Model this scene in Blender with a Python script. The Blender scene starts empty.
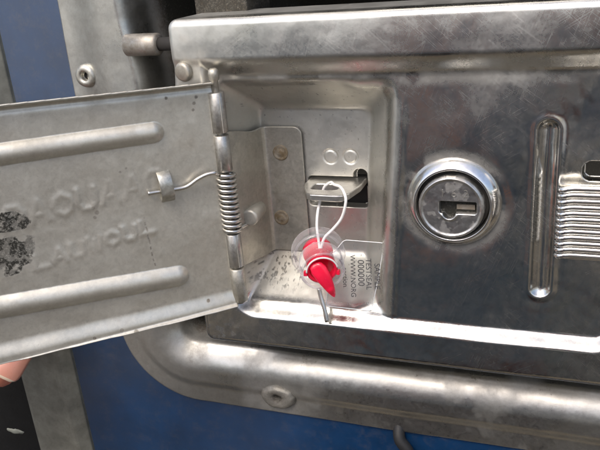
import bpy, math, random
import numpy as np
from mathutils import Vector, Matrix

# ------------------------------------------------------------------ frame of reference
# All shapes are given in (u right, v down, w out of the panel), 1 unit = 0.33 mm.
K = 0.00033
Z0 = 1.35
def W3(u, v, w): return Vector(((u-300)*K, -w*K, Z0+(225-v)*K))

scene = bpy.context.scene
COL = scene.collection
F = 694.0
VX = np.array([-1659, 113.]); VY = np.array([445, 1990.]); PC = np.array([300, 225.])
_r = -np.array([*(VX-PC), F]); _r /= np.linalg.norm(_r)
_d = np.array([*(VY-PC), F]); _d -= _d.dot(_r)*_r; _d /= np.linalg.norm(_d)
_n = np.cross(_r, _d)
MP = np.array([_r, _d, _n]); CP = np.array([300, 225, 0.]) - F*MP @ np.array([0, 0, 1.])
def U(x, y, w):
    q = MP @ np.array([x-300, y-225, F]); t = (-w-CP[2])/q[2]; p = CP+q*t
    return float(p[0]), float(p[1])

# camera
cam_d = bpy.data.cameras.new('camera'); cam = bpy.data.objects.new('camera', cam_d); COL.objects.link(cam)
scene.camera = cam
cam_d.sensor_width = 36; cam_d.lens = 36*F/600; cam_d.clip_start = 0.005; cam_d.clip_end = 2000
def dirw(q): return Vector((q[0], q[2], -q[1]))          # (u, v, into) -> world
cx, cy, cz = dirw(MP @ np.array([1, 0, 0])), dirw(MP @ np.array([0, -1, 0])), dirw(MP @ np.array([0, 0, -1]))
m = Matrix((cx, cy, cz)).transposed().to_4x4(); m.translation = W3(CP[0], CP[1], -CP[2]); cam.matrix_world = m
# sky, sun and exposure
SUN_EL, SUN_AZ = 54, 14           # azimuth measured from straight out of the panel towards the left
w = bpy.data.worlds.new('World'); scene.world = w; w.use_nodes = True
nt = w.node_tree; bg = nt.nodes['Background']
sky = nt.nodes.new('ShaderNodeTexSky'); sky.sky_type = 'NISHITA'; sky.sun_disc = False
sky.sun_elevation = math.radians(SUN_EL); sky.sun_rotation = math.radians(180+SUN_AZ)
sky.air_density = 1.0; sky.dust_density = 4.5; sky.ozone_density = 1.0
nt.links.new(sky.outputs[0], bg.inputs[0]); bg.inputs[1].default_value = 0.15
sl = bpy.data.lights.new('sun', 'SUN'); sl.energy = 0.8; sl.angle = math.radians(22); sl.color = (1, .98, .93)
sun = bpy.data.objects.new('sun', sl); COL.objects.link(sun)
sd = Vector((-math.sin(math.radians(SUN_AZ))*math.cos(math.radians(SUN_EL)), -math.cos(math.radians(SUN_AZ))*math.cos(math.radians(SUN_EL)), math.sin(math.radians(SUN_EL))))
sun.rotation_euler = sd.to_track_quat('Z', 'Y').to_euler(); sun.location = (0, -3, 6)
scene.view_settings.view_transform = 'Standard'; scene.view_settings.look = 'None'
scene.view_settings.exposure = 0.72; scene.view_settings.gamma = 1

# ------------------------------------------------------------------ materials
def newmat(name):
    mt = bpy.data.materials.new(name); mt.use_nodes = True
    return mt, mt.node_tree, mt.node_tree.nodes['Principled BSDF']
def N(t, typ, **kw):
    n = t.nodes.new(typ)
    for k, v in kw.items():
        if k in ('operation', 'blend_type', 'data_type', 'noise_dimensions', 'feature', 'distance', 'noise_type'): setattr(n, k, v)
        else: n.inputs[k.replace('_', ' ')].default_value = v
    return n
def mapping(t, scale, rot=(0, 0, 0)):
    tc = t.nodes.new('ShaderNodeTexCoord'); mp = t.nodes.new('ShaderNodeMapping')
    mp.inputs['Scale'].default_value = scale; mp.inputs['Rotation'].default_value = rot
    t.links.new(tc.outputs['Object'], mp.inputs[0]); return mp.outputs[0]
def noise(t, vec, scale, detail=4, rough=.6, dist=0):
    n = t.nodes.new('ShaderNodeTexNoise'); n.inputs['Scale'].default_value = scale/K
    n.inputs['Detail'].default_value = detail; n.inputs['Roughness'].default_value = rough
    n.inputs['Distortion'].default_value = dist
    t.links.new(vec, n.inputs['Vector']); return n.outputs['Fac']
def ramp(t, fac, stops):
    r = t.nodes.new('ShaderNodeValToRGB'); e = r.color_ramp.elements
    while len(e) < len(stops): e.new(0.5)
    for el, (p, c) in zip(e, stops):
        el.position = p; el.color = (*c, 1) if isinstance(c, tuple) else (c, c, c, 1)
    t.links.new(fac, r.inputs[0]); return r.outputs[0]
def mixc(t, fac, a, b, mode='MIX'):
    n = t.nodes.new('ShaderNodeMix'); n.data_type = 'RGBA'; n.blend_type = mode
    for s, x in ((n.inputs['Factor'], fac), (n.inputs['A'], a), (n.inputs['B'], b)):
        if isinstance(x, (int, float)): s.default_value = x
        elif isinstance(x, tuple): s.default_value = (*x, 1)
        else: t.links.new(x, s)
    return n.outputs['Result']
def maths(t, op, a, b):
    n = t.nodes.new('ShaderNodeMath'); n.operation = op
    for i, x in enumerate((a, b)):
        if isinstance(x, (int, float)): n.inputs[i].default_value = x
        else: t.links.new(x, n.inputs[i])
    return n.outputs[0]
def bump(t, h, strength, dist, prev=None):
    b = t.nodes.new('ShaderNodeBump'); b.inputs['Strength'].default_value = strength
    b.inputs['Distance'].default_value = dist*K
    t.links.new(h, b.inputs['Height'])
    if prev: t.links.new(prev, b.inputs['Normal'])
    return b.outputs[0]

def attr(t, name):
    n = t.nodes.new('ShaderNodeAttribute'); n.attribute_name = name; return n.outputs['Fac']

def steel(name, col=(.60, .58, .55), r0=.25, r1=.5, dirt=.3, dirtcol=(.16, .12, .08), scratch=.4, grain=.3, metal=1.0, wave=0.0, mott=1.0):
    mt, t, p = newmat(name)
    v = mapping(t, (1, 1, 1))
    big = noise(t, v, .018, 5, .65, .6); fine = noise(t, v, .35, 5, .7)
    spk = noise(t, v, .55, 3, .8); mid = noise(t, v, .16, 6, .75, .8)
    # scratches in three directions: thin stretched noise
    sc = None
    for i, (ry, rz) in enumerate(((.55, 0), (-.75, .1), (1.2, 0), (2.5, .1))):
        m2 = t.nodes.new('ShaderNodeMapping'); m2.inputs['Scale'].default_value = (.022, .3, 2.2)
        t.links.new(mapping(t, (1, 1, 1), (0, ry, rz)), m2.inputs[0])
        s = ramp(t, noise(t, m2.outputs[0], .55, 3, .6, .15), [(.60, 0.0), (.635, 1.0), (.67, 0.1)])
        gate = ramp(t, noise(t, mapping(t, (1, 1, 1), (0, i, i*.7)), .028, 2), [(.48, 0.0), (.58, 1.0)])
        s = maths(t, 'MULTIPLY', s, gate)
        sc = s if sc is None else maths(t, 'MAXIMUM', sc, s)
    rr = maths(t, 'ADD', maths(t, 'MULTIPLY', ramp(t, big, [(.32, 0.0), (.68, 1.0)]), r1-r0), r0)
    rr = maths(t, 'ADD', rr, maths(t, 'MULTIPLY', maths(t, 'SUBTRACT', fine, .5), .18))
    rr = maths(t, 'ADD', rr, maths(t, 'MULTIPLY', maths(t, 'SUBTRACT', mid, .5), .25*mott))
    rr = maths(t, 'ADD', rr, maths(t, 'MULTIPLY', sc, .12*scratch))
    dm = ramp(t, noise(t, v, .05, 8, .75, 1.0), [(.42, 0.0), (.74, 1.0)])
    sp = ramp(t, spk, [(.655, 0.0), (.70, 1.0)])
    c = mixc(t, maths(t, 'MULTIPLY', dm, dirt), col, dirtcol)
    c = mixc(t, maths(t, 'MULTIPLY', sp, min(1, dirt*1.6)), c, (.05, .04, .03))
    c = mixc(t, maths(t, 'MULTIPLY', ramp(t, fine, [(.3, 1.0), (.65, 0.0)]), .30*mott), c, (.26, .25, .22))
    c = mixc(t, maths(t, 'MULTIPLY', ramp(t, mid, [(.36, 1.0), (.56, 0.0)]), .45*mott), c, (.27, .255, .22))
    c = mixc(t, maths(t, 'MULTIPLY', sc, .22*scratch), c, (.8, .8, .78))
    g = attr(t, 'grime_shade')                      # placed built-up dirt, and shade painted into tray well and keyway
    gn = ramp(t, noise(t, v, .12, 6, .8), [(.3, .35), (.62, 1.0)])
    gg = maths(t, 'MULTIPLY', g, gn)
    c = mixc(t, gg, c, (.075, .058, .042)); 
    rst = attr(t, 'rust'); c = mixc(t, maths(t, 'MULTIPLY', rst, gn), c, (.20, .145, .08))
    tar_shade = maths(t, 'MULTIPLY', attr(t, 'tar_shade'), ramp(t, noise(t, v, .5, 6, .8), [(.36, .35), (.5, 1.0)]))  # black residue, and painted darkness for the well and keyway
    c = mixc(t, tar_shade, c, (.020, .019, .014)); gg = maths(t, 'MAXIMUM', gg, tar_shade)
    soil_shade = maths(t, 'MINIMUM', maths(t, 'ADD', gg, maths(t, 'MULTIPLY', rst, .6)), 1.0)
    t.links.new(c, p.inputs['Base Color'])
    mm = maths(t, 'MULTIPLY', maths(t, 'SUBTRACT', 1.0, maths(t, 'MULTIPLY', soil_shade, .8)), metal)
    t.links.new(maths(t, 'SUBTRACT', mm, maths(t, 'MULTIPLY', maths(t, 'MULTIPLY', dm, dirt), .3)), p.inputs['Metallic'])
    rr = maths(t, 'ADD', rr, maths(t, 'MULTIPLY', soil_shade, .35))
    t.links.new(maths(t, 'MAXIMUM', rr, .06), p.inputs['Roughness'])
    nrm = bump(t, fine, grain, .25)
    if wave: nrm = bump(t, noise(t, v, .012, 3, .5), 1.0, wave, nrm)
    nrm = bump(t, sc, .15*scratch, .08, nrm)
    t.links.new(nrm, p.inputs['Normal'])
    return mt

def simple(name, col, rough=.5, metal=0.0, grain=0.0, gs=.3, var=.15, dirt=0, **kw):
    mt, t, p = newmat(name); v = mapping(t, (1, 1, 1))
    n = noise(t, v, gs, 5, .7); n2 = noise(t, v, gs*.12, 4, .6)
    dark = tuple(x*(1-var*2) for x in col)
    c = mixc(t, ramp(t, n2, [(.3, 0.0), (.7, 1.0)]), dark, tuple(min(1, x*(1+var)) for x in col))
    if dirt: c = mixc(t, maths(t, 'MULTIPLY', ramp(t, noise(t, v, gs*.5, 7, .8), [(.5, 0.0), (.7, 1.0)]), dirt), c, (.12, .10, .08))
    t.links.new(c, p.inputs['Base Color']); p.inputs['Metallic'].default_value = metal
    t.links.new(maths(t, 'ADD', maths(t, 'MULTIPLY', n, .2), rough-.1), p.inputs['Roughness'])
    if grain: t.links.new(bump(t, n, grain, .5), p.inputs['Normal'])
    for k, x in kw.items(): p.inputs[k.replace('_', ' ')].default_value = x
    return mt

M = {}
M['polished'] = steel('polished_steel', (.50, .50, .50), .13, .30, .10, scratch=.9, grain=.10, wave=2.2)
M['satin'] = steel('satin_steel', (.62, .605, .54), .36, .52, .28, scratch=.35, grain=.35, wave=.8)
M['flap'] = steel('cover_steel', (.65, .625, .55), .38, .50, .18, scratch=.3, grain=.25, wave=1.2, metal=.78, mott=.42)
M['leaf'] = steel('leaf_steel', (.60, .58, .52), .36, .48, .2, scratch=.4, grain=.3, wave=.3, mott=.7)
M['tray'] = steel('tray_steel', (.58, .575, .54), .27, .36, .18, scratch=.4, grain=.25, wave=1.2, mott=.4)
M['pin'] = steel('pin_steel', (.60, .59, .56), .30, .42, .15, scratch=.1, grain=.15)
M['chrome'] = steel('chrome', (.80, .79, .77), .10, .20, .1, scratch=.3, grain=.05, mott=.2)
M['tab'] = steel('hasp_steel', (.66, .65, .62), .26, .40, .15, scratch=.5, grain=.2, mott=.6)
M['lockface'] = steel('lock_face', (.58, .575, .56), .26, .38, .2, scratch=.5, grain=.2, mott=.6)
M['wire'] = simple('galvanised_wire', (.62, .60, .56), .32, 1.0, .1)
M['black'] = simple('black_rubber', (.012, .012, .013), .6, 0, .3)
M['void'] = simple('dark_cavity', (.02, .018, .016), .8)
M['blue'] = simple('blue_paint', (.003, .032, .098), .33, 0, .35, gs=.12, var=.14, dirt=.2, Coat_Weight=1.0, Coat_Roughness=.16, Coat_IOR=1.85)
M['post'] = simple('grey_post_metal', (.30, .295, .25), .5, .55, .2, dirt=.3)
M['smear'] = simple('dried_pale_paint', (.30, .31, .26), .8)
M['gap'] = simple('glossy_black_trim', (.010, .010, .010), .3, 0, .1)
M['red'] = simple('red_plastic', (.84, .010, .050), .25, 0, 0, var=.04, Subsurface_Weight=.15)
M['white'] = simple('white_cord', (.82, .80, .78), .4, 0, .2, var=.05)
M['ink'] = simple('dark_ink', (.045, .045, .05), .6)
M['nail'] = simple('finger_nail', (.58, .24, .18), .3, 0, 0, var=.03, Subsurface_Weight=.2)
M['nailtip'] = simple('nail_free_edge', (.62, .50, .38), .4, 0, 0, var=.05)
M['skin'] = simple('skin', (.52, .20, .13), .5, 0, .4, gs=.25, var=.10, Subsurface_Weight=.15)
M['asphalt'] = None
def clear(name, haze=.10, tint=(.97, .97, .98), fres=.5, rough=.06):
    mt = bpy.data.materials.new(name); mt.use_nodes = True; t = mt.node_tree
    t.nodes.remove(t.nodes['Principled BSDF']); out = t.nodes['Material Output']
    tr = t.nodes.new('ShaderNodeBsdfTransparent'); tr.inputs[0].default_value = (*tint, 1)
    gl = t.nodes.new('ShaderNodeBsdfGlossy'); gl.inputs['Roughness'].default_value = rough
    df = t.nodes.new('ShaderNodeBsdfDiffuse'); df.inputs[0].default_value = (.9, .9, .92, 1)
    v = mapping(t, (1, 1, 1)); n = noise(t, v, .06, 3)
    b = bump(t, n, .5, 2.0)
    t.links.new(b, gl.inputs['Normal'])
    lw = t.nodes.new('ShaderNodeLayerWeight'); lw.inputs[0].default_value = .35
    refl = maths(t, 'ADD', maths(t, 'MULTIPLY', maths(t, 'POWER', lw.outputs['Facing'], 3.0), fres), .035)
    m1 = t.nodes.new('ShaderNodeMixShader'); m2 = t.nodes.new('ShaderNodeMixShader')
    hz = maths(t, 'ADD', maths(t, 'MULTIPLY', maths(t, 'POWER', lw.outputs['Facing'], 2.5), .55), haze)
    t.links.new(hz, m1.inputs[0]); t.links.new(tr.outputs[0], m1.inputs[1]); t.links.new(df.outputs[0], m1.inputs[2])
    t.links.new(refl, m2.inputs[0]); t.links.new(m1.outputs[0], m2.inputs[1]); t.links.new(gl.outputs[0], m2.inputs[2])
    t.links.new(m2.outputs[0], out.inputs[0]); return mt
M['clear'] = clear('clear_plastic', .07, fres=.45, rough=.10)
M['tagclear'] = clear('clear_tag_plastic', .03, (.90, .91, .92), .35)
M['tagedge'] = simple('tag_edge', (.75, .76, .76), .3, 0, 0, var=.05)

# ------------------------------------------------------------------ mesh helpers
def empty(name, base, label, cat, group=None):
    o = bpy.data.objects.new(name, None); COL.objects.link(o); o.location = W3(*base); o.empty_display_size = .01
    o['label'] = label; o['category'] = cat
    if group: o['group'] = group
    return o
def wloc(o):
    l = Vector((0, 0, 0))
    while o is not None: l += o.location; o = o.parent
    return l
def link_mesh(name, me, parent, mat, origin=None, label=None):
    """me has absolute world coordinates; give it an origin and a parent"""
    o = bpy.data.objects.new(name, me); COL.objects.link(o)
    pl = wloc(parent) if parent else Vector((0, 0, 0))
    org = Vector(origin) if origin is not None else pl
    me.transform(Matrix.Translation(-org))
    if parent: o.parent = parent
    o.location = org - pl
    if mat is not None: me.materials.append(mat)
    if label: o['label'] = label
    return o
def part(name, V, Fc, mat, parent=None, smooth=True, label=None, origin=None, attrs=None):
    """V: (n,3) array of u,v,w"""
    V = np.asarray(V, dtype=float)
    X = np.empty_like(V); X[:, 0] = (V[:, 0]-300)*K; X[:, 1] = -V[:, 2]*K; X[:, 2] = Z0+(225-V[:, 1])*K
    me = bpy.data.meshes.new(name); me.from_pydata(X.tolist(), [], [list(map(int, f)) for f in Fc]); me.validate()
    me.polygons.foreach_set('use_smooth', [smooth]*len(me.polygons)); me.update()
    if attrs:
        for k, a in attrs.items():
            at = me.attributes.new(k, 'FLOAT', 'POINT'); at.data.foreach_set('value', np.asarray(a, dtype=np.float32))
    if origin is None and parent is None: origin = X.mean(0)
    return link_mesh(name, me, parent, mat, origin, label)
def sm(x): x = np.clip(x, 0, 1); return x*x*(3-2*x)
def rr(u, v, u0, u1, v0, v1, r):
    cu, cv, hu, hv = (u0+u1)/2, (v0+v1)/2, (u1-u0)/2-r, (v1-v0)/2-r
    a, b = np.abs(u-cu)-hu, np.abs(v-cv)-hv
    return np.hypot(np.maximum(a, 0), np.maximum(b, 0))+np.minimum(np.maximum(a, b), 0)-r
def seg(u, v, x0, y0, x1, y1):
    dx, dy = x1-x0, y1-y0; t = np.clip(((u-x0)*dx+(v-y0)*dy)/(dx*dx+dy*dy+1e-9), 0, 1)
    return np.hypot(u-x0-t*dx, v-y0-t*dy)
def smin(a, b, k):
    h = np.clip(.5+.5*(b-a)/k, 0, 1); return b*(1-h)+a*h-k*h*(1-h)
def vnoise(u, v, s, seed):
    """smooth value noise"""
    rg = np.random.RandomState(seed); g = rg.rand(64, 64)
    x, y = u/s+100, v/s+100; xi, yi = np.floor(x).astype(int), np.floor(y).astype(int)
    fx, fy = sm(x-xi), sm(y-yi)
    G = lambda i, j: g[i % 64, j % 64]
    return (G(xi, yi)*(1-fx)+G(xi+1, yi)*fx)*(1-fy)+(G(xi, yi+1)*(1-fx)+G(xi+1, yi+1)*fx)*fy
def fbm(u, v, s, seed):
    return sum(vnoise(u, v, s/2**i, seed+i)*.5**i for i in range(5))/1.94
def field(us, vs, sdf, height, drop, lim, hole=None, thick=None):
    """pressed sheet: a height field whose border is snapped on the sdf's outline, with a skirt"""
    u, v = np.meshgrid(us, vs, indexing='ij')
    d = sdf(u, v); e = .05
    gu = (sdf(u+e, v)-sdf(u-e, v))/(2*e); gv = (sdf(u, v+e)-sdf(u, v-e))/(2*e)
    out = np.maximum(d, 0); L = np.hypot(gu, gv)+1e-9
    pu, pv = u-out*gu/L, v-out*gv/L
    w = height(pu, pv) - np.minimum(out*drop, thick if thick else 1e9)
    keep = (d < lim)
    nu, nv = len(us), len(vs); idx = np.arange(nu*nv).reshape(nu, nv)
    kf = keep[:-1, :-1] | keep[1:, :-1] | keep[:-1, 1:] | keep[1:, 1:]
    if hole is not None:
        h = hole(pu, pv); kf &= ~((h[:-1, :-1] < 0) & (h[1:, :-1] < 0) & (h[:-1, 1:] < 0) & (h[1:, 1:] < 0))
    q = np.stack([idx[:-1, :-1][kf], idx[:-1, 1:][kf], idx[1:, 1:][kf], idx[1:, :-1][kf]], 1)
    used = np.unique(q); rem = -np.ones(nu*nv, int); rem[used] = np.arange(len(used))
    V = np.stack([pu.ravel(), pv.ravel(), w.ravel()], 1)[used]
    return V, rem[q]
def frange(*spans):
    a = []
    for lo, hi, st in spans:
        n = max(1, int(round((hi-lo)/st))); a += list(np.linspace(lo, hi, n, endpoint=False))
    a.append(spans[-1][1]); return np.array(a)
def catmull(P, n=8):
    P = [np.array(p, float) for p in P]; Q = [2*P[0]-P[1]]+P+[2*P[-1]-P[-2]]; out = []
    for i in range(1, len(Q)-2):
        for k in range(n):
            t = k/n; a, b, c, d = Q[i-1:i+3]
            out.append(.5*((2*b)+(-a+c)*t+(2*a-5*b+4*c-d)*t*t+(-a+3*b-3*c+d)*t**3))
    out.append(P[-1]); return out
def tube(P, r, n=12, cap=True):
    P = [np.array(p, float) for p in P]; m_ = len(P)
    R = r if hasattr(r, '__len__') else [r]*m_
    T = [P[min(i+1, m_-1)]-P[max(i-1, 0)] for i in range(m_)]; T = [t/(np.linalg.norm(t)+1e-12) for t in T]
    a = np.array([0, 0, 1.]) if abs(T[0][2]) < .9 else np.array([1., 0, 0])
    x = np.cross(a, T[0]); x /= np.linalg.norm(x); V = []; Fc = []
    for i in range(m_):
        x = x-T[i]*x.dot(T[i]); x /= np.linalg.norm(x); y = np.cross(T[i], x)
        for k in range(n):
            th = 2*math.pi*k/n; V.append(P[i]+R[i]*(math.cos(th)*x+math.sin(th)*y))
    for i in range(m_-1):
        for k in range(n):
            k2 = (k+1) % n; Fc.append((i*n+k, i*n+k2, (i+1)*n+k2, (i+1)*n+k))
    if cap: Fc.append(list(range(n))[::-1]); Fc.append([(m_-1)*n+k for k in range(n)])
    return V, Fc
def lathe(c, axis, prof, n=64, wob=0):
    c = np.array(c, float); A = np.array(axis, float); A /= np.linalg.norm(A)
    a = np.array([1., 0, 0]) if abs(A[0]) < .9 else np.array([0, 1., 0])
    x = np.cross(a, A); x /= np.linalg.norm(x); y = np.cross(A, x); V = []; Fc = []
    for i, (r, h) in enumerate(prof):
        for k in range(n):
            th = 2*math.pi*k/n; q = r*(1+wob*math.sin(3*th+i*.4)); V.append(c+A*h+q*(math.cos(th)*x+math.sin(th)*y))
    for i in range(len(prof)-1):
        for k in range(n):
            k2 = (k+1) % n; Fc.append((i*n+k, i*n+k2, (i+1)*n+k2, (i+1)*n+k))
    if prof[0][0] < 1e-3 or True: Fc.append(list(range(n))[::-1])
    Fc.append([(len(prof)-1)*n+k for k in range(n)])
    return V, Fc
def merge(*parts_):
    V = []; Fc = []
    for v, f in parts_:
        b = len(V); V += [list(map(float, q)) for q in v]; Fc += [[i+b for i in q] for q in f]
    return V, Fc
def box(c, s, R=None):
    V = []
    for i in (-1, 1):
        for j in (-1, 1):
            for k in (-1, 1): V.append(np.array([i*s[0]/2, j*s[1]/2, k*s[2]/2]))
    if R is not None: V = [R @ v for v in V]
    V = [np.array(c)+v for v in V]
    return V, [(0, 1, 3, 2), (4, 6, 7, 5), (0, 4, 5, 1), (2, 3, 7, 6), (0, 2, 6, 4), (1, 5, 7, 3)]
def prism(poly, lo, hi, axis='v'):
    """polygon in (u,w) extruded along v, or in (u,v) extruded along w"""
    n = len(poly); V = []
    for h in (lo, hi):
        for a, b in poly: V.append((a, h, b) if axis == 'v' else (a, b, h))
    Fc = [list(range(n))[::-1], [n+i for i in range(n)]]+[(i, (i+1) % n, n+(i+1) % n, n+i) for i in range(n)]
    return V, Fc
def bevel(o, wdt, seg_=2, ang=35):
    b = o.modifiers.new('bevel', 'BEVEL'); b.width = wdt*K; b.segments = seg_; b.limit_method = 'ANGLE'; b.angle_limit = math.radians(ang); return o
def text_mesh(name, body, size, extrude, origin_uvw, ex, ey, mat, parent, bold=0.0, align='LEFT', space=1.0):
    """letters laid out along ex with their tops towards ey (u,v,w directions)"""
    cu = bpy.data.curves.new('t', 'FONT'); cu.body = body; cu.size = size; cu.extrude = extrude; cu.offset = bold; cu.align_x = align
    cu.space_character = space; cu.resolution_u = 4
    ob = bpy.data.objects.new('t', cu); COL.objects.link(ob)
    dg = bpy.context.evaluated_depsgraph_get(); me = bpy.data.meshes.new_from_object(ob.evaluated_get(dg))
    bpy.data.objects.remove(ob); bpy.data.curves.remove(cu)
    ex = np.array(ex, float); ex /= np.linalg.norm(ex); ey = np.array(ey, float); ey -= ex*ey.dot(ex); ey /= np.linalg.norm(ey); ez = np.cross(ey, ex)
    o_ = np.array(origin_uvw, float)
    for vtx in me.vertices:
        p = o_+ex*vtx.co.x+ey*vtx.co.y+ez*vtx.co.z; vtx.co = W3(*p)
    me.name = name
    return link_mesh(name, me, parent, mat)

# ------------------------------------------------------------------ setting: ground
def make_ground():
    def nzf(t, tc):
        def nz(s_, d=6):
            n = t.nodes.new('ShaderNodeTexNoise'); n.inputs['Scale'].default_value = s_; n.inputs['Detail'].default_value = d
            t.links.new(tc.outputs['Object'], n.inputs['Vector']); return n.outputs['Fac']
        return nz
    def sheet(name, x0, x1, y0, y1, z, mt):
        me = bpy.data.meshes.new(name); me.from_pydata([(x0, y0, z), (x1, y0, z), (x1, y1, z), (x0, y1, z)], [], [(0, 1, 2, 3)])
        o = bpy.data.objects.new(name, me); COL.objects.link(o); me.materials.append(mt); o['kind'] = 'structure'
    mt, t, p = newmat('pale_concrete'); nz = nzf(t, t.nodes.new('ShaderNodeTexCoord'))
    c = mixc(t, ramp(t, nz(.3), [(.35, 0.0), (.65, 1.0)]), (.30, .30, .285), (.42, .41, .38))
    t.links.new(c, p.inputs['Base Color']); p.inputs['Roughness'].default_value = .9
    sheet('ground', -400, 400, -400, 400, 0, mt)
    mt, t, p = newmat('worn_tarmac'); nz = nzf(t, t.nodes.new('ShaderNodeTexCoord'))
    c = mixc(t, ramp(t, nz(.9), [(.50, 0.0), (.54, 1.0)]), (.014, .015, .016), (.17, .135, .085))
    c = mixc(t, ramp(t, nz(60), [(.4, 0.0), (.7, .5)]), c, (.035, .035, .034))
    t.links.new(c, p.inputs['Base Color']); p.inputs['Roughness'].default_value = .9
    sheet('road', -400, 400, -5.5, 5, .004, mt)
make_ground()

# ------------------------------------------------------------------ truck body
def world_box(x0, x1, y0, y1, z0, z1):
    V = [(x, y, z) for x in (x0, x1) for y in (y0, y1) for z in (z0, z1)]
    return V, [(0, 1, 3, 2), (4, 6, 7, 5), (0, 4, 5, 1), (2, 3, 7, 6), (0, 2, 6, 4), (1, 5, 7, 3)]
def uvw_box(u0, u1, v0, v1, w0, w1):
    return box(((u0+u1)/2, (v0+v1)/2, (w0+w1)/2), (u1-u0, v1-v0, w1-w0))
truck = empty('truck_body', (300, 2400, -100), 'blue painted side of a truck body behind the steel latch', 'truck body')
BW = -62
# a sheet with a cut-out where the latch tray sinks in (butted pieces of one panel)
def pan():
    u0, u1, v0, v1 = -74, 3200, -2400, 2400; a0, a1, b0, b1 = 55, 830, -120, 470
    us = [u0, a0, a1, u1]; vs = [v0, b0, b1, v1]; V = []; Fc = []
    for w_ in (BW, BW-6):
        for a in us:
            for b in vs: V.append((a, b, w_))
    I = lambda k, i, j: k*16+i*4+j
    for i in range(3):
        for j in range(3):
            if (i, j) == (1, 1): continue
            Fc.append((I(0, i, j), I(0, i, j+1), I(0, i+1, j+1), I(0, i+1, j)))
            Fc.append((I(1, i, j), I(1, i+1, j), I(1, i+1, j+1), I(1, i, j+1)))
    for (i, j), (k, l) in (((1, 1), (1, 2)), ((1, 2), (2, 2)), ((2, 2), (2, 1)), ((2, 1), (1, 1)), ((0, 0), (0, 3)), ((0, 3), (3, 3)), ((3, 3), (3, 0)), ((3, 0), (0, 0))):
        Fc.append((I(0, i, j), I(0, k, l), I(1, k, l), I(1, i, j)))
    return V, Fc
V, Fc = pan(); part('painted_panel', V, Fc, M['blue'], truck, smooth=False)
# upright grey corner post of pressed section, black gasket strip and dark trim left of it
prof = [(-78, -75), (-78, -62), (-88, -49), (-92, -47), (-99, -49), (-104, -50), (-160, -50), (-168, -53), (-172, -60), (-172, -75)]
V, Fc = prism(prof, -2400, 2400)
po = part('corner_post', V, Fc, M['post'], truck, smooth=False); bevel(po, 1.5)
V, Fc = merge(uvw_box(-300, -173, -2400, 2400, -78, -66))
part('rubber_gasket', V, Fc, M['gap'], truck, smooth=False)
V, Fc = merge(uvw_box(-900, -300, -2400, 2400, -78, -60)); part('painted_panel', V, Fc, M['blue'], truck, smooth=False)
a, b = U(15, 431, -66)
V, Fc = lathe((a, b, -66.5), (0, 0, 1), [(16, 0), (15, 1.2), (9, 1.6), (.01, 1.7)], 40); V = np.array(V)
V[:, 1] = b+(V[:, 1]-b)*.28+(fbm(V[:, 0], V[:, 1], 9, 3)-.5)*5; V[:, 0] += (fbm(V[:, 0], V[:, 1], 7, 5)-.5)*7
part('paint_smear', V, Fc, M['smear'], truck)
# dark strap below the tray
V, Fc = tube(catmull([(*U(398, 425, -58), -66), (*U(400, 438, -56), -54), (*U(409, 452, -54), -52), (*U(415, 480, -54), -52)]), [7]*25, 16)
strap = part('rubber_hose', V, Fc, M['black']); strap['label'] = 'short black rubber hose hanging below the steel tray'; strap['category'] = 'hose'

# ------------------------------------------------------------------ latch tray (outer dished plate)
tray = empty('mounting_tray', (400, 507, -58), 'dished stainless mounting tray with raised rim, bolted to the blue panel', 'mounting tray')
TU0, TU1, TV0, TV1 = 14, 880, -170, 507
def t_sdf(u, v): return rr(u, v, TU0, TU1, TV0, TV1, 104)
def t_h(u, v):
    t_ = -rr(u, v, TU0, TU1, TV0, TV1, 104)
    side = sm((260-u)/160)*sm((400-v)/120)              # the left side is a broader, softer swell
    # long lower rim: a broad dome that rolls over slowly, then drops steeply
    x = np.maximum(t_-48, 0)
    wa = -58+4*sm((t_-22)/14)-np.minimum(x, 30)**2/60.-np.maximum(x-30, 0)*.9-110*sm((t_-80)/26)
    ts = t_-10*sm((v-10)/80.); wb = -58+13*sm((t_-8)/58)-140*sm((ts-82)/52)
    w_ = wa*(1-side)+wb*side
    w_ += 2.0*np.exp(-((t_-8)/5)**2)*0 - np.maximum(0, 3-t_)**2*.3
    # dimples round the rivets
    w_ -= 2.0*np.exp(-(np.hypot((u-231)/22, (v-482)/16))**2)
    w_ += (fbm(u, v, 90, 3)-.5)*3
    return w_
us = frange((TU0-6, TU0+4, .6), (TU0+4, 240, 1.6), (240, 620, 2.2), (620, 880, 6), (880, 886, 2))
vs = frange((TV0-6, TV0, 2), (TV0, -20, 5), (-20, 360, 2.2), (360, 500, 1.3), (500, 513, .6))
V, Fc = field(us, vs, t_sdf, t_h, 1.2, 3.0)
gr = sm((-V[:, 2]-76)/26)*1.0*(rr(V[:, 0], V[:, 1], TU0, TU1, TV0, TV1, 104) < -50)  # deep well darkened by colour in place of shade
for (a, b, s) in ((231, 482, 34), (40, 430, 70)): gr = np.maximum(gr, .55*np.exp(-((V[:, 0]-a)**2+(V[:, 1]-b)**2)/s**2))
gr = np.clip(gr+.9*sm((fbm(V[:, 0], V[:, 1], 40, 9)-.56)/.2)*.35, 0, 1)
part('dished_plate', V, Fc, M['tray'], tray, attrs={'tar_shade': sm((-V[:, 2]-88)/35)*1.5, 'grime_shade': gr, 'rust': np.zeros(len(V))})  # well blackened with depth, its shade put into the colour
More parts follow.
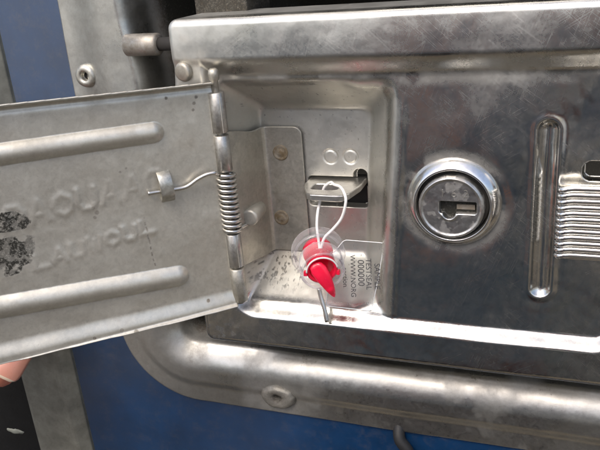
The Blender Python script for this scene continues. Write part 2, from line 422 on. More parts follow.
# hollow rivet, top left, and worn rivet in the lower rim
a, b = U(86, 76, -52)
V, Fc = lathe((a, b, -54.2), (0, 0, 1), [(13, -4), (13, 2), (12, 4.5), (9.5, 6), (7, 6.2), (5.2, 5.2), (4.6, 3), (4.4, -1), (0.01, -1)], 40, .02)
rv = part('hollow_rivet', V, Fc, M['satin'], tray)
V, Fc = lathe((a+.3, b, -54.2), (0, 0, 1), [(4.3, -.6), (4.2, -.2), (.01, -.2)], 24); part('rivet_hole', V, Fc, M['void'], rv)
a, b = U(278, 397, -54)
def worn():
    V, Fc = lathe((a, b, -57.5), (0, 0, 1), [(21, -2), (19, 3), (16, 6.2), (12, 6.9), (8.5, 6.2), (6.2, 5.4), (5, 3), (4.2, 1.5), (.01, 1)], 64)
    rg = np.random.RandomState(4); V = np.array(V)
    V[:, 0] = a+(V[:, 0]-a)*1.12; V[:, 1] = b+(V[:, 1]-b)*.84
    f_ = fbm(V[:, 0]*6, V[:, 1]*6, 30, 8)-.5
    V[:, 2] += f_*1.6+1.5; V[:, 0] += (fbm(V[:, 0], V[:, 1], 7, 2)-.5)*3; V[:, 1] += (fbm(V[:, 0], V[:, 1], 7, 5)-.5)*3
    return V, Fc
V, Fc = worn(); part('worn_rivet', V, Fc, M['leaf'], tray, label='battered worn rivet head', attrs={'tar_shade': .25+.9*np.exp(-(np.hypot(np.array(V)[:, 0]-a, np.array(V)[:, 1]-b)/5.)**2), 'grime_shade': np.clip(.55+1.2*np.exp(-(np.hypot(np.array(V)[:, 0]-a, np.array(V)[:, 1]-b)/6.)**2), 0, 1), 'rust': [0.]*len(V)})
# pivot pin across the dark gap, upper left; spacer block behind the top bar
V, Fc = tube([(104, 49.5, -47), (141, 49.5, -46), (143, 49.5, -46)], [11.5, 11.5, 9.5], 40)
part('pivot_pin', V, Fc, M['pin'], tray, attrs={'grime_shade': [.15]*len(V), 'rust': [.5]*len(V)})
V, Fc = tube([(143, 49.5, -46), (196, 49.5, -46)], [7, 7], 24); part('pivot_shaft', V, Fc, M['void'], tray)
V, Fc = uvw_box(188, 245, -30, 26, -110, -48); bevel(part('spacer_block', V, Fc, M['leaf'], tray, False, attrs={'grime_shade': [1.]*8, 'rust': [.3]*8, 'tar_shade': [.9]*8}), 2)

# ------------------------------------------------------------------ handle housing (pressed shell with lock and pocket)
hs = empty('latch_housing', (400, 366, 0), 'polished stainless latch housing with a recessed pocket and a key lock', 'latch housing')
HU0, HU1, HV0, HV1 = 181, 640, 21, 366
def h_sdf(u, v):
    left = 181+ (u*0) + 6*sm((120-v)/60)
    return rr(u-(left-181)*sm((300-u)/100), v, HU0, HU1, HV0, HV1, 9)
SL = [290.5, 354, 193, 226]
def slot(u, v):
    return np.minimum(rr(u, v, SL[0], SL[1], SL[2]+1, SL[3], 4), rr(u, v, 341, SL[1]+.5, 185, 210, 6))
def keep_hole(u, v): return rr(u, v, 559, 603, 153, 169, 6)
def h_h(u, v):
    t_ = -h_sdf(u, v)
    w_ = 12+0*u
    # top bar: softly convex, rolling down to the panel
    rec = rr(u, v, 226, 594, 74, 321, 20); rec2 = rr(u, v, 226, 594, -150, 321, 20)
    bt = 14*sm((80-v)/24); base = 12*sm((rec2+3)/13.0)
    w_ = -smin(-bt, -base, 3.0)-1.5*((v-46)/24.)**2*(v < 46)-.37
    # pocket
    er = 404-(v-78)*(17/241.); br = 365-(v-119)*(12/156.)
    tr = (er-u)/(er-br); tt = (v-78.)/(118-78.); tb = (322-v)/(322-280.); tl = (u-225)/15.
    p_ = smin(smin(smin(tr, tt, .42), tb, .12), tl, .6)
    soft = lambda x: np.where(x < .07, sm(x/.14+.0)*.14*1.0, x)
    q = np.clip(p_, 0, None)
    # rounded shoulder at the top, rounded foot at the bottom
    e = .13; foot = np.where(q > 1-e, 1-(np.clip(1+e-q, 0, 2*e))**2/(4*e), q); foot = np.where(q > 1+e, 1, foot)
    s_ = .16+.24*sm((u-345)/25.); sh = np.where(q < s_, q**2/(2*s_), foot-s_/2); sh = sh/(1-s_/2)
    w_ = w_-(61+ (w_*1.0))*np.clip(sh, 0, 1)
    inner = sh > .995
    # raised bead that borders the pocket at right
    w_ += .8*np.exp(-((u-er-4)/4.0)**2)*sm((v-84)/40)*sm((325-v)/10)
    # stamped rings on the back plate
    for (a, b) in ((316.5, 171.7), (338, 171.3)):
        w_ = w_-1.1*np.exp(-((np.hypot(u-a, (v-b))-7.2)/1.0)**2)
    sl_ = slot(u, v); w_ = np.where(sl_ < 1, w_-np.clip((1-sl_)/1.6, 0, 1)*9, w_)
    # vertical groove in the lock panel
    g = seg(u, v, 529.3, 126, 529.3, 274); w_ -= 4.6*np.clip(1-(g/9.0)**2, 0, 1)*(rec < 0); w_ += .6*np.exp(-((g-10.5)/3.0)**2)
    kh = keep_hole(u, v); w_ = np.where(kh < 1, w_-np.clip((1-kh)/1.6, 0, 1)*9, w_)
    # dish around the lock
    dl = np.hypot(u-451, v-194); w_ -= 1.0*np.exp(-((dl-44)/7)**2)
    # shallow dents
    for (a, b, s, h) in ((560, 300, 34, -.8), (470, 120, 45, .9), (560, 95, 40, -.9), (350, 50, 60, .8), (480, 345, 40, .7), (300, 345, 50, -.5), (430, 290, 30, -.8)):
        w_ += h*np.exp(-((u-a)**2+(v-b)**2)/s**2)
    w_ += (fbm(u, v, 60, 21)-.5)*.8
    # edge rounding
    R = 7.; x = np.clip(R-t_, 0, R); w_ -= R-np.sqrt(np.maximum(R*R-x*x, 0))
    return w_
us = frange((HU0-5, HU0+8, .5), (HU0+8, 236, 1.0), (236, 410, .6), (410, 604, .8), (604, HU1+5, 1.5))
vs = frange((HV0-5, HV0+8, .5), (HV0+8, 60, .9), (60, 130, .7), (130, 240, .6), (240, 330, .7), (330, 358, .9), (358, HV1+5, .5))
V, Fc = field(us, vs, h_sdf, h_h, 18, 4, hole=lambda u, v: np.minimum(slot(u, v)+1.0, keep_hole(u, v)+1.0))
u_, v_, w_ = V.T
nz = fbm(u_, v_, 26, 31); nf = fbm(u_, v_, 6, 12)
gr = np.zeros(len(V)); ru = np.zeros(len(V))
pock = sm((-w_-4)/10)
# settled dirt: along the floor's rear edge, in the corners and speckled over the left of the floor
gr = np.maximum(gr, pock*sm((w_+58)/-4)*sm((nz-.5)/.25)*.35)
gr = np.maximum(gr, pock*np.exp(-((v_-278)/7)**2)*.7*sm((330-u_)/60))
nq = fbm(u_, v_, 2.2, 90)
tar_shade = sm((nq-.56)/.04)*sm(np.exp(-((u_-262-(v_-292)*.3)/34)**2-((v_-294)/15)**2)*1.5)*sm((nf-.40)/.1)*.8
tar_shade = np.maximum(tar_shade, sm((nq-.755)/.03)*pock*.7)
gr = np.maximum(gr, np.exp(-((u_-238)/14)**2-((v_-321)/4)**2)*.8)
gr = np.maximum(gr, np.exp(-((v_-80)/6)**2)*sm((nz-.4)/.3)*.55*sm((u_-190)/40))
gr = np.maximum(gr, np.exp(-((np.hypot(u_-451, v_-194)-44)/5)**2)*sm((nz-.42)/.2)*.5)
gr = np.maximum(gr, sm((nf-.6)/.05)*.5*np.exp(-((u_-188)/30)**2-((v_-350)/20)**2))
ru = np.maximum(ru, np.exp(-((u_-205)/30)**2-((v_-40)/40)**2)*.75*sm((nz-.3)/.3))
ru = np.maximum(ru, np.exp(-((u_-250)/30)**2-((v_-100)/22)**2)*.7)
ru = np.maximum(ru, .12*pock)
ru = np.maximum(ru, .75*sm((nz-.34)/.2)*np.exp(-((u_-250)/34)**2-((v_-292)/18)**2))
sat = np.clip(np.maximum(pock, sm((330-u_)/140)*sm((120-v_)/30)*.8), 0, 1)
hz_ = fbm(u_*.8+v_*.25, v_*.55-u_*.3, 95, 19)
smear = sm((hz_-.32)/.32)*.55*sm((260-v_+60*(nz-.5))/170)+.10*sm((nz-.35)/.4)
sat = np.maximum(sat, smear*(1-pock))
er_ = 404-(v_-78)*(17/241.)
sat = np.maximum(sat, .75*np.exp(-((u_-er_+3)/7.)**2)*sm((v_-84)/20)*sm((322-v_)/8))  # ridge highlight put into the steel: paler and duller along the edge
def housing_mat():
    """one sheet of steel: polished outside, dull in the pocket (attribute 'dull')"""
    mt = steel('housing_steel', (.57, .565, .535), .09, .24, .12, scratch=.7, grain=.12, wave=3.2, mott=.35)
    t = mt.node_tree; p = t.nodes['Principled BSDF']; a = attr(t, 'dull')
    rl = p.inputs['Roughness'].links[0].from_socket; cl = p.inputs['Base Color'].links[0].from_socket
    t.links.new(maths(t, 'ADD', rl, maths(t, 'MULTIPLY', a, .26)), p.inputs['Roughness'])
    clean = maths(t, 'SUBTRACT', 1.0, maths(t, 'MINIMUM', 1.0, maths(t, 'ADD', attr(t, 'grime_shade'), attr(t, 'tar_shade'))))
    t.links.new(mixc(t, maths(t, 'MULTIPLY', maths(t, 'MULTIPLY', a, clean), .5), cl, (.74, .73, .67)), p.inputs['Base Color'])
    return mt
part('shell', V, Fc, housing_mat(), hs, attrs={'grime_shade': gr, 'rust': ru, 'dull': sat, 'tar_shade': tar_shade})

# hinge leaf: sheet from the knuckles into the pocket, bent flat along its back
def leaf():
    path = [(232, 6), (236, -8), (240, -28), (243, -48), (245, -54), (249, -57.2), (262, -57.8), (288, -57.8)]
    P = catmull([(a, 0, b) for a, b in path], 5); S = [0]
    for i in range(1, len(P)): S.append(S[-1]+np.linalg.norm(P[i]-P[i-1]))
    S = np.array(S); PA = np.array(P); tot = S[-1]
    us = frange((-3, tot+3, .8)); vs = frange((126, 286, .8))
    def sdf(s, v):
        lo = 129+10*sm(s/50.)+0*v; hi = 274+6*sm(s/60.)
        a = rr(s, v, -20, tot, 0, 400, 9); b = np.maximum(lo-v, v-hi)
        k = 9; return np.where((a > -k) & (b > -k), np.hypot(np.maximum(a+k, 0), np.maximum(b+k, 0))-k, np.maximum(a, b))
    V, Fc = field(us, vs, sdf, lambda s, v: 0*s, 1.0, 1.2, thick=2.4)
    out = []
    for s, v, h in V:
        s_ = np.clip(s, 0, tot); pu = np.interp(s_, S, PA[:, 0]); pw = np.interp(s_, S, PA[:, 2])
        d1 = np.array([np.interp(min(s_+.5, tot), S, PA[:, 0])-np.interp(max(s_-.5, 0), S, PA[:, 0]), np.interp(min(s_+.5, tot), S, PA[:, 2])-np.interp(max(s_-.5, 0), S, PA[:, 2])]); d1 /= np.linalg.norm(d1)
        nrm = np.array([-d1[1], d1[0]]); out.append((pu+nrm[0]*(h+1.4), v, pw+nrm[1]*(h+1.4)))
    return np.array(out), Fc
V, Fc = leaf()
lf = part('hinge_leaf', V, Fc, M['leaf'], hs, attrs={'grime_shade': .25*sm((fbm(V[:, 0]+V[:, 2], V[:, 1], 20, 5)-.5)/.2), 'rust': .12+0*V[:, 0]})
for (x, y) in ((280, 153), (281, 218)):
    a, b = U(x, y, -55)
    V, Fc = lathe((a, b, -57), (0, 0, 1), [(8.6, -1), (8.6, .9), (7.6, 1.7), (6.0, 1.2), (4.6, 1.0), (3.4, 1.8), (1.5, 2.2), (.01, 2.2)], 36, .02)
    rv0 = part('rivet', V, Fc, M['leaf'], hs, attrs={'grime_shade': [.3]*len(V), 'rust': [1.]*len(V), 'tar_shade': [.3]*len(V)})
# round stop standing off the leaf, holding the lower end of the spring
V, Fc = lathe((239, 224, -38), (.10, -.02, 1), [(9, 0), (9, 30), (8.2, 31.5), (6, 32), (.01, 32)], 36)
part('spring_stop', V, Fc, M['flap'], hs, attrs={'grime_shade': [.1]*len(V), 'rust': [.1]*len(V)})
# knuckles on the housing's side of the hinge and the hinge pin
HC = (231.5, 14.0)
def knuckle(v0, v1, mat, parent, r=7.8, c=HC, name='hinge_knuckle'):
    V, Fc = tube([(c[0], v0, c[1]), (c[0], v0+.8, c[1]), (c[0], v1-.8, c[1]), (c[0], v1, c[1])], [r-.9, r, r, r-.9], 36)
    # rolled seam
    return part(name, V, Fc, mat, parent, attrs={'grime_shade': [.08]*len(V), 'rust': [.1]*len(V)})
knuckle(129.5, 166, M['pin'], hs); knuckle(271, 309, M['satin'], hs)
V, Fc = tube([(HC[0], 66, HC[1]), (HC[0], 67.5, HC[1]), (HC[0], 71, HC[1]), (HC[0], 76, HC[1]), (HC[0], 78, HC[1]), (HC[0], 312, HC[1])], [2.6, 4.6, 5.4, 4.8, 3.4, 3.4], 24)
part('hinge_pin', V, Fc, M['satin'], hs, attrs={'grime_shade': [0]*len(V), 'rust': [.35]*len(V)})
# screw head on the bar's left end
a, b = U(183, 72, 14)
V, Fc = lathe((a, b, 11), (-.25, .1, 1), [(9.2, -2), (9.2, 3), (8.4, 4.4), (6.5, 5.0), (.01, 5.2)], 32, .015)
part('screw_head', V, Fc, M['leaf'], hs, attrs={'grime_shade': [.1]*len(V), 'rust': [.3]*len(V)})

# key lock
lc = (451.0, 194.0)
V, Fc = lathe((*lc, 0), (0, 0, 1), [(42.5, -1), (42.3, 1.0), (41, 3.0), (36.8, 8.0), (35, 9.6), (33.6, 10), (32.8, 9.2), (32.4, 1), (32.0, .5), (31, .5), (.01, .5)], 96)
lk = part('lock_cylinder', V, Fc, M['chrome'], hs)
V, Fc = lathe((*lc, .8), (0, 0, 1), [(31.8, 0), (31.6, .6), (29.5, .6), (.01, .6)], 96); part('ring_gap', V, Fc, M['void'], lk)
# plug face with a real keyway
def plug():
    us = frange((-31, -27, .5), (-27, 27, .6), (27, 31, .5))
    key = lambda u, v: np.minimum(rr(u, v, -9.5, 21.5, -5.0, 4.6, .8), np.hypot(u+1.5, v-5.0)-4.6)
    def h(u, v):
        r_ = np.hypot(u, v); w_ = 13+0*u-1.2*sm((r_-27)/3)+1.3*np.exp(-((r_-27.2)/1.2)**2)
        k = key(u, v); w_ = np.where(k < 1, w_-np.clip((1-k)/1.0, 0, 1)*7, w_)
        r2 = np.hypot(u+1.5, v-5.0); w_ += 1.0*np.exp(-((r2-6.6)/1.0)**2)*sm((v-5)/3)
        # worn flat stamp
        w_ += (fbm(u, v, 9, 4)-.5)*.8
        return w_
    V, Fc = field(us, us, lambda u, v: np.hypot(u, v)-29.3, h, 14, 1.2)
    V[:, 0] += lc[0]-.5; V[:, 1] += lc[1]+.5
    g = np.array([1.0 if key(np.array(a-lc[0]), np.array(b-lc[1])) < .8 else 0.0 for a, b, c in V])
    n_ = fbm(V[:, 0], V[:, 1], 8, 77)
    return V, Fc, np.maximum(g*.85, sm((n_-.60)/.08)*.4)
V, Fc, g = plug(); pf = part('plug_face', V, Fc, M['lockface'], lk, attrs={'tar_shade': (g > .8)*1.3, 'grime_shade': g, 'rust': np.zeros(len(V))})  # keyway floor painted dark to stand for the shade inside
# key post seen in the keyway and the stamped number
V, Fc = uvw_box(lc[0]+4, lc[0]+20, lc[1]-1, lc[1]+3.6, 4.5, 7.4); part('wafer', V, Fc, M['pin'], lk, False, attrs={'grime_shade': [.6]*8, 'rust': [.6]*8})
for ch, x in (('1', 444.5), ('6', 454.5), ('2', 465)):
    text_mesh('stamped_digit', ch, 10.5, .2, (lc[0]+(x-451)-4, lc[1]-9.5, 13.1), (1, 0, 0), (0, -1, 0), M['leaf'], pf, -.2)

# hasp tab through the pocket's slot
def tabpoly():
    pts = [(291.5, -82), (291.5, -47), (293.5, -38), (298, -25), (303.5, -15), (309, -12), (336, -11), (342.5, -13), (347, -20), (352, -44), (352, -82)]
    return pts
# plate with a hole: inner and outer outlines bridged by rays from the hole's centre
def tab():
    P = [np.array(p, float) for p in tabpoly()]; c = np.array([317.5, -36.]); n = 96; inner = []; outer = []
    for k in range(n):
        th = 2*math.pi*(k+.5)/n; d = np.array([math.cos(th), math.sin(th)])
        x = 14.5/max(abs(d[0]), 1e-6); y = 9.0/max(abs(d[1]), 1e-6); q = (abs(d[0]*1/14.5)**5+abs(d[1]/9.0)**5)**(-1/5.); inner.append(c+d*q)
        best = 1e9
        for i in range(len(P)):
            a_, b_ = P[i], P[(i+1) % len(P)]; e_ = b_-a_; den = d[0]*e_[1]-d[1]*e_[0]
            if abs(den) < 1e-9: continue
            r_ = a_-c; t_ = (r_[0]*e_[1]-r_[1]*e_[0])/den; s_ = (r_[0]*d[1]-r_[1]*d[0])/den
            if t_ > 0 and -1e-6 <= s_ <= 1+1e-6: best = min(best, t_)
        outer.append(c+d*best)
    V = []; Fc = []
    rings = [(inner, 0, 203), (inner, 0, 197.0), (inner, .7, 196.3), (outer, -1.2, 196.3), (outer, -.35, 196.8), (outer, 0, 197.6), (outer, 0, 202.4), (outer, -1, 203.2)]
    for loop, o_, v in rings:
        for p in loop:
            d = (p-c)/np.linalg.norm(p-c); q = p+d*o_; V.append((q[0], v, q[1]))
    m_ = len(rings)
    for i in range(m_):
        j = (i+1) % m_
        for k in range(n): Fc.append((i*n+k, j*n+k, j*n+(k+1) % n, i*n+(k+1) % n))
    return V, Fc
V, Fc = tab(); part('hasp_tab', V, Fc, M['tab'], hs, smooth=False, attrs={'grime_shade': [.05]*len(V), 'rust': [0.]*len(V)})
# dark inner lever seen through the slot
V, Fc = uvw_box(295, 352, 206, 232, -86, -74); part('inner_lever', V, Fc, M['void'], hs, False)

# flat-wound coil spring at the right
def coil():
    uc, A_, B_ = 565.0, 24.0, 4.6; n = 12; pitch = 5.5; P = []
    steps = 40
    for i in range(int(n*steps)+1):
        t_ = i/steps; s = (t_ % 1.0)
        # racetrack: front run to the left, round end, back run, round end
        Lr = 2*(A_-B_); Ce = math.pi*B_; tot = 2*Lr+2*Ce; d = s*tot
        if d < Lr: q = (uc+Lr/2-d, 10+B_); dv = 0
        elif d < Lr+Ce: a = (d-Lr)/B_; q = (uc-Lr/2-B_*math.sin(a), 10+B_*math.cos(a))
        elif d < 2*Lr+Ce: q = (uc-Lr/2+(d-Lr-Ce), 10-B_)
        else: a = (d-2*Lr-Ce)/B_; q = (uc+Lr/2+B_*math.sin(a), 10-B_*math.cos(a))
        # the drop to the next coil happens round the left end
        f_ = sm(np.array((d-Lr*.80)/(Ce+Lr*.3)))
        vv = 172+(math.floor(t_)+float(f_))*pitch
        P.append((q[0]-(vv-166)*.0, vv, q[1]))
    return tube(P, 2.55, 10)
V, Fc = coil(); cs = part('coil_spring', V, Fc, M['chrome'], hs)

# ------------------------------------------------------------------ cover flap on the hinge
TH = math.radians(42); ct, st = math.cos(TH), math.sin(TH)
def FL(a, v, h):            # a: distance from the hinge axis, h: off the inner face
    return np.array([HC[0]-a*ct+h*st, v, HC[1]+a*st+h*ct])
def FPX(x, y, h=0):         # point of the flap's face under a pixel
    q = MP @ np.array([x-300, y-225, F])
    c0, c1 = HC[0]+h*st, HC[1]+h*ct
    t_ = -((CP[0]-c0)*st+(-CP[2]-c1)*ct)/(q[0]*st-q[2]*ct); p = CP+q*t_
    return -(p[0]-c0)*ct+(-p[2]-c1)*st, p[1]
cover = empty('hinged_cover', (231.5, 311, 14), 'open hinged steel cover flap with two pressed ribs and worn raised lettering', 'cover flap')
AMAX = 262
G = {  # simple single-stroke letters in a unit box (x 0..1 , y 0 top..1 bottom)
 'A': [[(0, 1), (.5, 0), (1, 1)], [(.2, .65), (.8, .65)]],
 'N': [[(0, 1), (0, .3), (.25, 0), (.75, 0), (1, .3), (1, 1)]],
 'O': [[(.5, 0), (.9, .2), (1, .5), (.9, .8), (.5, 1), (.1, .8), (0, .5), (.1, .2), (.5, 0)]],
 'U': [[(0, 0), (0, .7), (.25, 1), (.75, 1), (1, .7), (1, 0)]],
 'L': [[(0, 0), (0, 1), (1, 1)]],
 'D': [[(0, 0), (0, 1), (.6, 1), (1, .75), (1, .25), (.6, 0), (0, 0)]],
 'W': [[(0, 0), (.25, 1), (.5, .2), (.75, 1), (1, 0)]],
}
def letters(a, v):
    h = np.zeros_like(a)
    for txt, x0, x1, y0, y1, ys in (('NAOUAAN', 206, 56, 163, 152, 19), ('LAUWOUL', 190, 74, 213, 199, 12)):
        n = len(txt); stp = (x1-x0)/n
        for i, ch in enumerate(txt):
            ox = x0+stp*i; oy = y0+(y1-y0)*i/n
            for line in G[ch]:
                for (p, q) in zip(line[:-1], line[1:]):
                    d = seg(a, v, ox+p[0]*stp*.74, oy+p[1]*ys, ox+q[0]*stp*.74, oy+q[1]*ys)
                    h = np.maximum(h, np.exp(-(d/3.3)**2))
    return h
def topv(a): return 77.5-.036*a
def c_sdf(a, v):
    d1 = np.maximum(topv(a)-v, v-(312.5-.012*a)); d2 = np.maximum(3.0+np.where(v < 100, 8.5*sm((100-v)/10), 0)*0-a, a-AMAX); r = 3
    return np.where((d1 > -r) & (d2 > -r), np.hypot(np.maximum(d1+r, 0), np.maximum(d2+r, 0))-r, np.maximum(d1, d2))
def rib(a, v, a0, v0, a1, v1, R):
    d = seg(a, v, a0, v0, a1, v1); return d
def c_h(a, v):
    h = 0*a
    rl = seg(a, v, 64, 116.5, 320, 111.5); h += 5.6*np.clip(1-(rl/9.8)**2, 0, 1)**.95
    rl = seg(a, v, 62, 265, 320, 248.5); h += 6.2*np.clip(1-(rl/11.2)**2, 0, 1)**.95
    h += letters(a, v)*.62*(.45+1.1*vnoise(a, v, 34, 5))
    h -= .9*np.exp(-((a-130)/70)**2-((v-182)/36)**2)
    # lip folded forward along the bottom, short return along the top
    h += (5*sm((v-(294-.02*a))/15.)+3.5*sm((v-308.5)/3.5))*sm((a-2)/4.)
    h += 9*sm((topv(a)+4.2-v)/3.0)-1.2*np.exp(-((v-topv(a)-6.5)/2.5)**2)
    h += (fbm(a, v, 70, 41)-.5)*2.2+(vnoise(a, v, 28, 46)-.5)*.35
    return h
us = frange((-1, 8, .6), (8, 225, .62), (225, AMAX, 1.5), (AMAX, AMAX+3, 1))
vs = frange((62, 80, .5), (80, 230, .62), (230, 280, .7), (280, 316, .55))
V, Fc = field(us, vs, c_sdf, c_h, 6, 1.2, thick=3.0)
a_, v_, h_ = V.T
nf = fbm(a_, v_, 9, 51); nm = fbm(a_, v_, 22, 61)
gr = np.zeros(len(V))
lineu = 87.5-(v_-142)*.047+(vnoise(a_*0, v_, 6, 3)-.5)*1.6
gr = np.maximum(gr, np.exp(-((a_-lineu)/.9)**2)*(sm((v_-140)/6)*sm((252-v_)/4))*sm((vnoise(a_*0, v_, 2.6, 9)-.38)/.12)*(.35+.65*sm((v_-180)/20)))
bl = np.minimum(np.hypot((a_-203)/17, (v_-176)/10), np.hypot((a_-212)/23, (v_-203)/19))+(nf-.5)*1.1
tar_shade = sm((1.0-bl)/.10)*(.70+.30*sm((fbm(a_, v_, 6, 71)-.42)/.10))*np.where(np.abs(v_-(a_*0+187)) < 2.5, .4, 1)
gr = np.maximum(gr, sm((nm-.56)/.16)*.10)
bl2 = np.exp(-((v_-(294-.02*a_))/2.2)**2)*sm((fbm(a_, v_, 12, 81)-.45)/.2)*.5; gr = np.maximum(gr, bl2)
for (x, y, s) in ((94, 336, 2.0), (121, 328, 1.6), (135, 329, 2.2), (208, 300, 1.5), (97, 213, 1.5), (93, 208, 1.3), (95, 218, 1.2), (126, 168, 1.2), (120, 172, 1.0), (166, 98, 1.1), (194, 103, 1.2), (196, 97, 1.2), (193, 110, 1.0)):
    p0, p1 = FPX(x, y); gr = np.maximum(gr, .9*sm((s+.6-np.hypot(a_-p0, v_-p1)+(nf-.5)*2)/.8))
ru = .18*sm((70-a_)/60)*sm((nm-.35)/.3)+.12*sm((nm-.5)/.2)
X = np.array([FL(*p) for p in V])
# back face a sheet thickness behind
V2 = V.copy(); V2[:, 2] = V[:, 2]-3.0+0*V[:, 2]
dd = c_sdf(a_, v_); V2[:, 2] = np.where(dd > -.01, V[:, 2]-.001, c_h(a_, v_)-3.0)
X2 = np.array([FL(*p) for p in V2]); n = len(X)
part('cover_plate', np.vstack([X, X2]), np.vstack([Fc, Fc[:, ::-1]+n]), M['flap'], cover, attrs={'grime_shade': np.r_[gr, gr*0], 'rust': np.r_[ru, ru*0], 'tar_shade': np.r_[tar_shade, tar_shade*0]})
knuckle(88, 127, M['pin'], cover); knuckle(232, 269, M['pin'], cover)
# flat of the sheet wrapping onto each knuckle
for v0, v1 in ((88.5, 126.5), (232.5, 268.5)):
    V = []; Fc = []; pa = [(8.2, -2.6), (8.2, .2), (5, 3.6), (2, 6.6), (-1, 8.1), (-1, 6.0), (3, 1), (6, -2.6)]
    for v in (v0, v1):
        for a, h in pa: V.append(FL(a, v, h))
    n = len(pa); Fc = [list(range(n)), [n+i for i in range(n)][::-1]]+[(i, n+i, n+(i+1) % n, (i+1) % n) for i in range(n)]
    part('knuckle_wrap', V, Fc, M['flap'], cover, False)
# torsion spring round the pin, with its arm on the cover
P = []
n = 11.5; v0, v1 = 168.5, 229.5
arm = [(FPX(148, 193.5, 4), 4), (FPX(157, 192, 4), 4), (FPX(174, 189.3, 4), 4.2), (FPX(187, 186.5, 5), 5), (FPX(198, 179, 7), 7), (FPX(207, 174.5, 9), 9), (FPX(215, 172.6, 10), 10)]
armP = catmull([FL(p[0], p[1], h) for p, h in arm], 6)
R_ = 8.6; steps = 36
th0 = math.radians(110)
for i in range(int(n*steps)+1):
    t_ = i/steps; th = th0-t_*2*math.pi
    P.append(np.array([HC[0]+R_*math.cos(th), v0+t_*(v1-v0)/n, HC[1]+R_*math.sin(th)]))
tail = [P[-1]+np.array([2, .6, -3]), np.array([238, 231, -8.]), np.array([240, 231, -16.])]
V, Fc = tube(armP+P+tail, 1.95, 12)
part('torsion_spring', V, Fc, M['wire'], cover)
# strap clip that holds the arm
def clip():
    c = FPX(165.5, 187.5, 0); prof_ = [(-16, -.5), (-15, 1.5), (-12, 5.4), (-6, 8.2), (3, 8.6), (7, 7.6), (10.5, 4.5), (12.5, .8), (13.5, -.8)]
    pp = catmull([(x, y, 0) for x, y in prof_], 4); V = []; Fc = []
    n = len(pp)
    for sgn in (0, 1):
        for i, p in enumerate(pp):
            d = pp[min(i+1, n-1)]-pp[max(i-1, 0)]; d /= np.linalg.norm(d); nn = np.array([-d[1], d[0]])*(1.1 if sgn else -1.1)
            for a in (-6.3, 6.3): V.append(FL(c[0]+a-p[0]*.05, c[1]+p[0]+nn[0], max(p[1]+nn[1], -2)))
    I = lambda s, i, k: s*2*n+i*2+k
    for i in range(n-1):
        Fc += [(I(1, i, 0), I(1, i+1, 0), I(1, i+1, 1), I(1, i, 1)), (I(0, i, 1), I(0, i+1, 1), I(0, i+1, 0), I(0, i, 0)),
               (I(0, i, 0), I(0, i+1, 0), I(1, i+1, 0), I(1, i, 0)), (I(1, i, 1), I(1, i+1, 1), I(0, i+1, 1), I(0, i, 1))]
    Fc += [(I(0, 0, 0), I(1, 0, 0), I(1, 0, 1), I(0, 0, 1)), (I(0, n-1, 1), I(1, n-1, 1), I(1, n-1, 0), I(0, n-1, 0))]
    return V, Fc
V, Fc = clip(); bevel(part('wire_clip', V, Fc, M['satin'], cover), .5, 2, 50)

# ------------------------------------------------------------------ security seal hanging in front of the pocket
def S3(x, y, w): a, b = U(x, y, w); return np.array([a, b, w])
seal = empty('security_seal', tuple(S3(320, 290, 0)), 'clear plastic security seal with a red twist rotor, wired through the hasp tab', 'security seal')
cb, cf = S3(317.5, 250, -14), S3(321, 267, 14)
A = cf-cb; A /= np.linalg.norm(A); Ln = np.linalg.norm(cf-cb)
# rear drum and front collar of the clear body: thin-walled
drum = [(20, -4), (25, -3.5), (26.8, -2), (27.4, 0), (27.4, 12), (26.8, 14), (25.2, 15.4), (22.0, 16.2)]
V, Fc = lathe(cb, A, drum, 72); Fc = Fc[:-2]
body = part('clear_body', V, Fc, M['clear'], seal)
def offs(p, x=0, y=0):
    ex = np.cross(np.array([0, 1., 0]), A); ex /= np.linalg.norm(ex); ey = np.cross(A, ex); return p+ex*x+ey*y
ex_ = np.cross(np.array([0, 1., 0]), A); ex_ /= np.linalg.norm(ex_); ey_ = np.cross(A, ex_)   # right, down across the axis
if ex_[0] < 0: ex_ = -ex_
if ey_[1] < 0: ey_ = -ey_
collar = [(21, 16.4), (22.4, 17.5), (22.4, Ln+5), (21.6, Ln+6.6), (20.4, Ln+6.9), (19.6, Ln+6)]
V, Fc = lathe(cb+ex_*1.0+ey_*1.5, A, collar, 72); Fc = Fc[:-2]
part('clear_collar', V, Fc, M['clear'], body)
# clear ear beside the collar
def blob(c, rx, ry, rz, n1=32, n2=16):
    V = []; Fc = []
    for i in range(n2+1):
        ph = math.pi*i/n2
        for k in range(n1):
            th = 2*math.pi*k/n1; V.append(c+ex_*rx*math.sin(ph)*math.cos(th)+ey_*ry*math.sin(ph)*math.sin(th)+A*rz*math.cos(ph))
    for i in range(n2):
        for k in range(n1): Fc.append((i*n1+k, i*n1+(k+1) % n1, (i+1)*n1+(k+1) % n1, (i+1)*n1+k))
    return V, Fc
V, Fc = merge(blob(cf-A*8+ex_*15+ey_*5, 9, 17, 6), blob(cf-A*10-ex_*6+ey_*19, 14, 6.5, 7)); part('clear_ear', V, Fc, M['clear'], body)
V, Fc = merge(tube([cb+ex_*24*math.cos(t)+ey_*24*math.sin(t)+A*9 for t in np.linspace(0, 6.283, 60)], 1.2, 8, False),
              tube([cf+ex_*(1+20.5*math.cos(t))+ey_*(1.5+20.5*math.sin(t))+A*5.5 for t in np.linspace(0, 6.283, 60)], 1.1, 8, False)); part('clear_rim', V, Fc, M['clear'], body)
